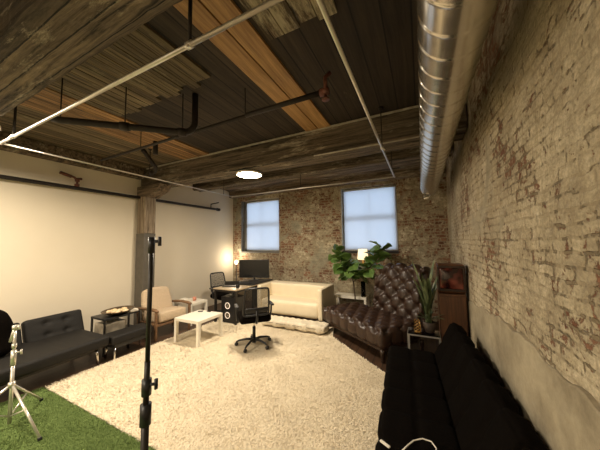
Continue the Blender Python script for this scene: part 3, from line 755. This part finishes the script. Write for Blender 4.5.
# ================= desk corner =================
dk = tag(thing('desk', 'desk with pale top and black legs in the far left corner', 'desk', (-3.80, 4.77, 0)))
MB().box(-.31, .33, -.72, .68, .715, .74).build('desk_top', 'desk_top', dk, .004)
MB().box(-.29, .31, -.70, .66, .67, .714).build('under_frame', 'black_metal', dk)
for x in (-.27, .29):
    for y in (-.68, .64): MB().box(x - .02, x + .02, y - .02, y + .02, 0, .67).build('leg', 'black_metal', dk)
MB().box(.295, .30, -.1, .62, .25, .67).build('side_panel', 'black_plastic', dk)
MB().box(-.305, .325, -.20, .67, .741, .765).build('monitor_shelf', 'black_plastic', dk, .004)
pc = tag(thing('computer_tower', 'black computer tower with lit round fans beneath the desk', 'computer', (-3.74, 4.22, .0)))
MB().box(-.20, .20, -.10, .22, .03, .56).build('case', 'black_plastic', pc, .006)
for z in (.18, .38):
    ring = MB().lathe([(.056, 0), (.066, 0), (.066, .004), (.056, .004), (.056, 0)], 30, T(-.02, -.104, z, PI / 2)); ring.f = [f_ for f_ in ring.f if len(f_) == 4]; ring = ring.build('fan_ring', 'fan_light', pc)
    mb = MB()
    for k in range(7):
        a = k * 2 * PI / 7; mb.add([(0.012 * math.cos(a), 0, .012 * math.sin(a)), (.056 * math.cos(a - .25), -.002, .056 * math.sin(a - .25)), (.056 * math.cos(a + .3), 0, .056 * math.sin(a + .3))], [(0, 1, 2)], False, T(-.02, -.106, z))
    mb.lathe([(0, 0), (.016, 0), (.016, .006), (0, .006)], 16, T(-.02, -.104, z, PI / 2)); mb.build('fan_blades', 'grey_cloth', ring)
for x in (-.16, .16): MB().box(x - .03, x + .03, -.08, .2, 0, .03).build('foot', 'black_plastic', pc)
def screen(name, label, loc, rz, w_, h_, lift):
    r = tag(thing(name, label, 'monitor', loc, rz))
    MB().box(-w_ / 2, w_ / 2, -.012, .02, lift, lift + h_).build('housing', 'black_plastic', r, .006)
    MB().box(-w_ / 2 + .012, w_ / 2 - .012, -.014, -.0125, lift + .014, lift + h_ - .012).build('screen', 'screen', r)
    mb = MB().box(-.02, .02, .02, .04, .01, lift + h_ * .5); mb.build('stand_neck', 'black_plastic', r)
    MB().box(-.12, .12, -.08, .10, 0, .012).build('stand_foot', 'black_plastic', r, .004)
screen('monitor', 'large black monitor on the desk left of the cream sofa', (-3.83, 5.14, .766), math.radians(18), .78, .45, .06)
q = tag(MB().box(-.14, .14, -.06, .06, 0, .018).build('keyboard', 'black_plastic', None, .004), 'black keyboard before the large monitor on the desk', 'keyboard'); q.location = (-3.78, 4.72, .766); q.rotation_euler[2] = .3
q = tag(thing('open_laptop', 'dark laptop standing open on the pale front part of the desk', 'laptop', (-3.90, 4.36, .742), .5))
MB().box(-.16, .16, -.11, .11, 0, .016).build('keyboard_base', 'black_metal', q, .004)
MB().box(-.16, .16, -.004, .004, 0, .12, T(0, .115, .016, math.radians(-60))).build('lid', 'black_metal', q, .003)
q = tag(thing('mug', 'small dark mug on the front of the desk', 'mug', (-3.58, 4.22, .742)))
MB().lathe([(0, 0), (.035, 0), (.04, .04), (.038, .09), (.034, .09), (.034, .01), (0, .01)], 20).build('mug_body', 'charcoal', q)
MB().tube([(.036, 0, .075), (.062, 0, .06), (.06, 0, .035), (.036, 0, .02)], .005, 6).build('handle', 'charcoal', q)
# desk lamp glow in the corner behind the monitor
q = tag(thing('corner_lamp', 'glowing lamp in the corner behind the black monitor', 'lamp', (-4.95, 5.78, 0)))
MB().lathe([(0, 0), (.12, 0), (.12, .02), (.014, .03), (.012, 1.08), (0, 1.08)], 20).build('lamp_base', 'black_metal', q)
MB().lathe([(0, 1.07), (.03, 1.08), (.055, 1.14), (.035, 1.19), (0, 1.20)], 20).build('bulb', 'bulb', q)
ld = bpy.data.lights.new('bulb_light', 'POINT'); ld.energy = 9; ld.color = (1, .84, .62); ld.shadow_soft_size = .06
lo = bpy.data.objects.new('bulb_light', ld); COL.objects.link(lo); lo.parent = q; lo.location = (.0, -.02, 1.27)

# ================= office chairs =================
def office_chair(label, loc, rz):
    r = tag(thing('office_chair', label, 'office chair', loc, rz, None))
    # faces +y locally
    hub = MB().lathe([(0, .05), (.035, .05), (.04, .10), (.03, .13), (0, .13)], 18)
    hub.build('hub', 'black_plastic', r)
    for k in range(5):
        a = k * 2 * PI / 5 + .3; c_, s_ = math.cos(a), math.sin(a)
        ba = MB().tube([(.02 * c_, .02 * s_, .10), (.12 * c_, .12 * s_, .105), (.24 * c_, .24 * s_, .085), (.29 * c_, .29 * s_, .065)], [.022, .019, .015, .012], 10).build('base_arm', 'black_plastic', r)
        w_ = MB().tube([(.29 * c_ - .018 * s_, .29 * s_ + .018 * c_, .027), (.29 * c_ + .018 * s_, .29 * s_ - .018 * c_, .027)], .027, 16); w_.build('caster', 'black_plastic', ba)
    MB().tube([(0, 0, .12), (0, 0, .30)], .026, 14).build('gas_lift', 'black_plastic', r)
    MB().tube([(0, 0, .28), (0, 0, .42)], .014, 12).build('piston', 'chrome', r)
    MB().soft(.50, .48, .11, .05, .05, lambda p, n: .012 * (1 - (p.x / .25) ** 2) if n.z > .5 else 0, mat=T(0, .02, .465)).build('seat', 'black_fabric', r)
    MB().box(-.10, .10, -.12, .12, .40, .425).build('seat_plate', 'black_plastic', r)
    # back frame: closed loop, leaning back
    pr = []
    for k in range(40):
        a = 2 * PI * k / 40; x = .195 * math.copysign(abs(math.cos(a)) ** .22, math.cos(a)); z = .22 * math.copysign(abs(math.sin(a)) ** .22, math.sin(a))
        pr.append((x * (1 - .06 * (z / .2)), -.22 - .05 * (z / .2) - .03 * (1 - (x / .20) ** 2) - .03, .755 + z))
    MB().tube(pr + [pr[0], pr[1]], .015, 10, caps=False).build('back_frame', 'black_plastic', r)
    vs = []; nx, nz = 12, 10
    for j in range(nz + 1):
        for i in range(nx + 1):
            x = .190 * (i / nx * 2 - 1); z = .213 * (j / nz * 2 - 1); vs.append((x * (1 - .06 * z / .2), -.25 - .05 * z / .2 - .03 * (1 - (x / .20) ** 2), .755 + z))
    MB().add(vs, [(j * (nx + 1) + i, j * (nx + 1) + i + 1, (j + 1) * (nx + 1) + i + 1, (j + 1) * (nx + 1) + i) for j in range(nz) for i in range(nx)], True).build('back_mesh', 'mesh', r)
    MB().soft(.36, .03, .07, .013, .04, mat=T(0, -.262, .63)).build('lumbar_bar', 'black_plastic', r)
    MB().tube([(0, -.10, .415), (0, -.24, .43), (0, -.285, .50), (0, -.285, .62)], .020, 10).build('back_support', 'black_plastic', r)
    for s in (-1, 1):
        MB().tube([(s * .2, .0, .425), (s * .275, .0, .44), (s * .285, -.02, .55), (s * .285, -.03, .64)], .016, 10).build('arm_post', 'black_plastic', r)
        MB().soft(.06, .26, .03, .014, .05, mat=T(s * .285, .0, .655)).build('armrest', 'black_plastic', r)
    return r
oc = office_chair('black mesh office chair on the cream rug with its back to the camera', (-2.55, 3.42, .022), math.radians(46))
dup(oc, (-4.30, 4.58, 0), math.radians(-104), 'black mesh office chair beside the far desk near the white wall')

# ================= armchair =================
am = tag(thing('armchair', 'beige armchair with wooden armrests in front of the timber column', 'armchair', (-4.52, 3.22, 0), math.radians(-3)))
# faces +x locally
MB().soft(.58, .56, .17, .05, .04, lambda p, n: .012 * math.cos(p.y * 4) if n.z > .5 else 0, mat=T(-.0, 0, .36, 0, math.radians(-4))).build('seat', 'beige', am)
MB().soft(.13, .58, .50, .055, .04, None, lambda p: (p[0], p[1] * (1 - .10 * max(0, p[2]) / .25), p[2] - .05 * (p[1] / .3) ** 2 * (p[2] > 0)), mat=T(-.27, 0, .61, 0, math.radians(-16))).build('backrest', 'beige', am)
for s in (-1, 1):
    y = s * .335
    MB().soft(.05, .04, .50, .012, .06, mat=T(.28, y, .255)).build('leg', 'arm_wood', am)
    MB().soft(.05, .04, .46, .012, .06, mat=T(-.27, y, .235, 0, math.radians(-12))).build('leg', 'arm_wood', am)
    vs = [(-.36, y, .50), (-.2, y, .515), (.05, y, .535), (.26, y, .530), (.33, y, .515)]
    MB().tube(vs, [.020, .024, .028, .030, .020], 10).build('armrest', 'arm_wood', am)
MB().box(-.26, .28, -.32, .32, .24, .28).build('seat_rail', 'arm_wood', am, .005)

# ================= left futon group =================
f1 = tag(thing('charcoal_futon', 'low charcoal futon with buttoned back along the white wall', 'sofa', (-4.52, 1.38, 0), math.radians(5)))
def futfn(p, n):
    return -.006 * math.exp(-((p.y % .35 - .175) / .02) ** 2) if n.z > .5 else 0
MB().soft(.80, 1.36, .15, .045, .03, futfn, mat=T(.06, .0, .335, 0, math.radians(2))).build('seat', 'charcoal', f1)
for yc, w_ in ((-.345, .66), (.345, .66)):
    def bf(p, n):
        if n.x < .3: return 0
        d = 0
        for by_ in (-.11, .11):
            for bz in (-.06, .10): d += math.exp(-(((p.y - by_) ** 2 + (p.z - bz) ** 2) / .0011)) + .25 * math.exp(-((p.z - bz) ** 2) / .0003 - (p.y - by_) ** 2 / .01)
        return -.028 * d
    MB().soft(.13, w_, .40, .04, .022, bf, mat=T(-.325, yc + .05, .495, 0, math.radians(-20))).build('backrest', 'charcoal', f1)
MB().box(-.30, .36, -.60, .60, .20, .26).build('base_frame', 'black_metal', f1)
for x in (-.26, .36):
    for y in (-.55, .55):
        MB().tube([(x, y, .26), (x + .03, y + .02, .02)], .018, 12).build('leg', 'chrome', f1)
bg = tag(thing('padded_bag', 'black padded bag with a rounded top standing at the left end of the futon', 'bag', (-4.52, 1.03, .425), math.radians(12)))
MB().soft(.20, .40, .55, .095, .04, lambda p, n: .01 * math.sin(p.z * 14), lambda p: (p[0], p[1] * (1 - .35 * max(0, p[2] - .05) / .22), p[2]), mat=T(0, 0, .27, 0, math.radians(-10))).build('bag_body', 'black_fabric', bg)
MB().tube([(.07, -.08, .16), (.12, -.08, .3), (.05, -.07, .50)], .014, 8).build('strap', 'charcoal', bg)
MB().tube([(-.09, -.06, .535), (-.09, -.03, .575), (-.09, .03, .575), (-.09, .06, .535)], .010, 8).build('handle', 'charcoal', bg)

s2 = tag(thing('black_side_table', 'black side table against the white wall with a bowl on it', 'side table', (-4.64, 2.35, 0)))
MB().box(-.20, .20, -.19, .19, .53, .56).build('table_top', 'black_plastic', s2, .004)
for x in (-.185, .185):
    for y in (-.175, .175): MB().box(x - .012, x + .012, y - .012, y + .012, 0, .53).build('leg', 'black_metal', s2)
MB().box(-.18, .18, -.17, .17, .12, .14).build('lower_shelf', 'black_plastic', s2)
q = tag(MB().soft(.30, .32, .32, .02, .05, lambda p, n: .006 * math.sin(p.y * 30 + p.z * 9), mat=T(0, 0, .16)).build('storage_bin', 'grey_cloth'), 'grey marbled storage bin on the shelf of the black side table', 'storage bin'); q.location = (-4.63, 2.35, .142)
bw = tag(thing('shallow_bowl', 'wide shallow bronze bowl on the black side table', 'bowl', (-4.60, 2.44, .562), .5))
MB().lathe([(0, 0), (.09, 0), (.16, .022), (.225, .055), (.235, .065), (.225, .064), (.15, .034), (.08, .014), (0, .012)], 40, Matrix.Diagonal((.92, 1.12, 1, 1))).build('bowl_body', 'bowl', bw)
rr_ = random.Random(3); k = 0
for i in range(9):
    a = i * 2.4; rad = .045 * math.sqrt(i) * 1.05
    q = MB().soft(.085, .062, .04, .018, .014, lambda p, n: .004 * math.sin(p.x * 130)).build('seashell', 'shell'); q.location = (-4.60 + rad * math.cos(a), 2.44 + rad * math.sin(a), .562 + .038 + .10 * rad + (.0 if i else .01)); q.rotation_euler = (0, 0, rr_.uniform(0, 3))
    tag(q, 'cream seashell heaped in the shallow bronze bowl', 'seashell', 'seashells in the shallow bowl')

bn = tag(thing('padded_bench', 'narrow black padded bench in front of the black side table', 'bench', (-4.26, 2.42, 0), math.radians(2)))
MB().soft(.30, .62, .13, .035, .04, mat=T(0, 0, .295)).build('seat', 'charcoal', bn)
MB().box(-.12, .12, -.27, .27, .17, .235).build('base_frame', 'black_plastic', bn, .01)
for x in (-.10, .10):
    for y in (-.25, .25): MB().tube([(x, y, .18), (x * 1.1, y * 1.04, 0)], .014, 10).build('leg', 'chrome', bn)
rk = tag(thing('black_rack', 'small black rack between the bowl table and the beige armchair', 'rack', (-4.84, 2.74, 0)))
for z in (.22, .50): MB().box(-.17, .17, -.10, .10, z - .02, z).build('shelf', 'black_plastic', rk, .003)
for x in (-.16, .16):
    for y in (-.09, .09): MB().box(x - .01, x + .01, y - .01, y + .01, 0, .5).build('leg', 'black_metal', rk)
q = tag(MB().soft(.20, .15, .05, .022, .03, mat=T(0, 0, .026)).build('folded_cloth', 'paper'), 'folded white cloth lying on the small black rack', 'cloth'); q.location = (-4.76, 2.74, .501)

# ================= light stands =================
def knob(mb, p, d, r_=.014, l=.05):
    p = Vector(p); d = Vector(d).normalized(); mb.tube([p, p + d * l], r_ * .6, 8)
    side = Vector((0, 0, 1)); mb.tube([p + d * l - side * .022, p + d * l + side * .022], .008, 8)
ls = tag(thing('black_light_stand', 'tall black light stand pole in the foreground left of centre', 'light stand', (-1.16, .75, 0)))
MB().tube([(-.018, 0, .15), (-.010, 0, .93)], .0165, 14).build('lower_pole', 'black_metal', ls)
MB().tube([(-.010, 0, .93), (-.006, 0, 1.16)], .0125, 14).build('middle_pole', 'black_metal', ls)
MB().tube([(-.006, 0, 1.16), (.0, 0, 1.70)], .0105, 14).build('upper_pole', 'black_metal', ls)
mb = MB().tube([(-.010, 0, .88), (-.010, 0, .97)], .024, 14); mb.tube([(-.008, 0, 1.01), (-.008, 0, 1.08)], .021, 14); knob(mb, (-.008, 0, 1.055), (.9, .4, .1), .012, .045); mb.build('clamp_collar', 'black_plastic', ls)
mb = MB().tube([(0, 0, 1.66), (0, 0, 1.735)], .015, 14); knob(mb, (0, 0, 1.715), (.9, .4, 0), .012, .04); mb.build('top_spigot', 'black_plastic', ls)
for k in range(3):
    a = k * 2 * PI / 3 - 2.2; MB().tube([(0, 0, .62), (.42 * math.cos(a), .42 * math.sin(a), .02)], .010, 8).build('leg', 'black_metal', ls)
    MB().tube([(0, 0, .22), (.22 * math.cos(a), .22 * math.sin(a), .33)], .007, 8).build('brace', 'black_metal', ls)
MB().tube([(-.014, 0, .59), (-.014, 0, .65)], .026, 14).build('leg_collar', 'black_plastic', ls)

l2 = tag(thing('silver_light_stand', 'silver light stand on the green artificial grass mat', 'light stand', (-3.52, .97, 0)))
MB().tube([(0, 0, .06), (0, 0, .62)], .014, 12).build('lower_pole', 'steel', l2)
MB().tube([(0, 0, .62), (0, 0, .93)], .011, 12).build('upper_pole', 'steel', l2)
MB().tube([(0, 0, .74), (0, 0, .78)], .018, 12).build('upper_collar', 'steel', l2)
mb = MB().tube([(0, 0, .58), (0, 0, .72)], .020, 12); knob(mb, (0, 0, .70), (.8, .6, 0), .010, .06); mb.build('clamp_collar', 'steel', l2)
mb = MB().tube([(0, 0, .91), (0, 0, .95)], .022, 12); knob(mb, (0, 0, .93), (.8, .6, 0), .010, .03); mb.tube([(0, 0, .93), (-.02, -.02, .80)], .014, 10); mb.build('top_spigot', 'steel', l2)
MB().tube([(0, 0, .385), (0, 0, .43)], .026, 14).build('leg_collar', 'steel', l2)
for a, ln in ((math.atan2(.06, .46), .47), (math.atan2(.30, -.28), .42), (math.atan2(-.40, -.2), .45)):
    lg = MB().tube([(0, 0, .41), (ln * math.cos(a), ln * math.sin(a), .035)], .011, 10).build('leg', 'steel', l2)
    MB().tube([(0, 0, .12), (ln * .5 * math.cos(a), ln * .5 * math.sin(a), .225)], .007, 8).build('brace', 'steel', l2)
    MB().soft(.03, .03, .03, .01, .02, mat=T(ln * math.cos(a), ln * math.sin(a), .030)).build('rubber_foot', 'black_plastic', lg)
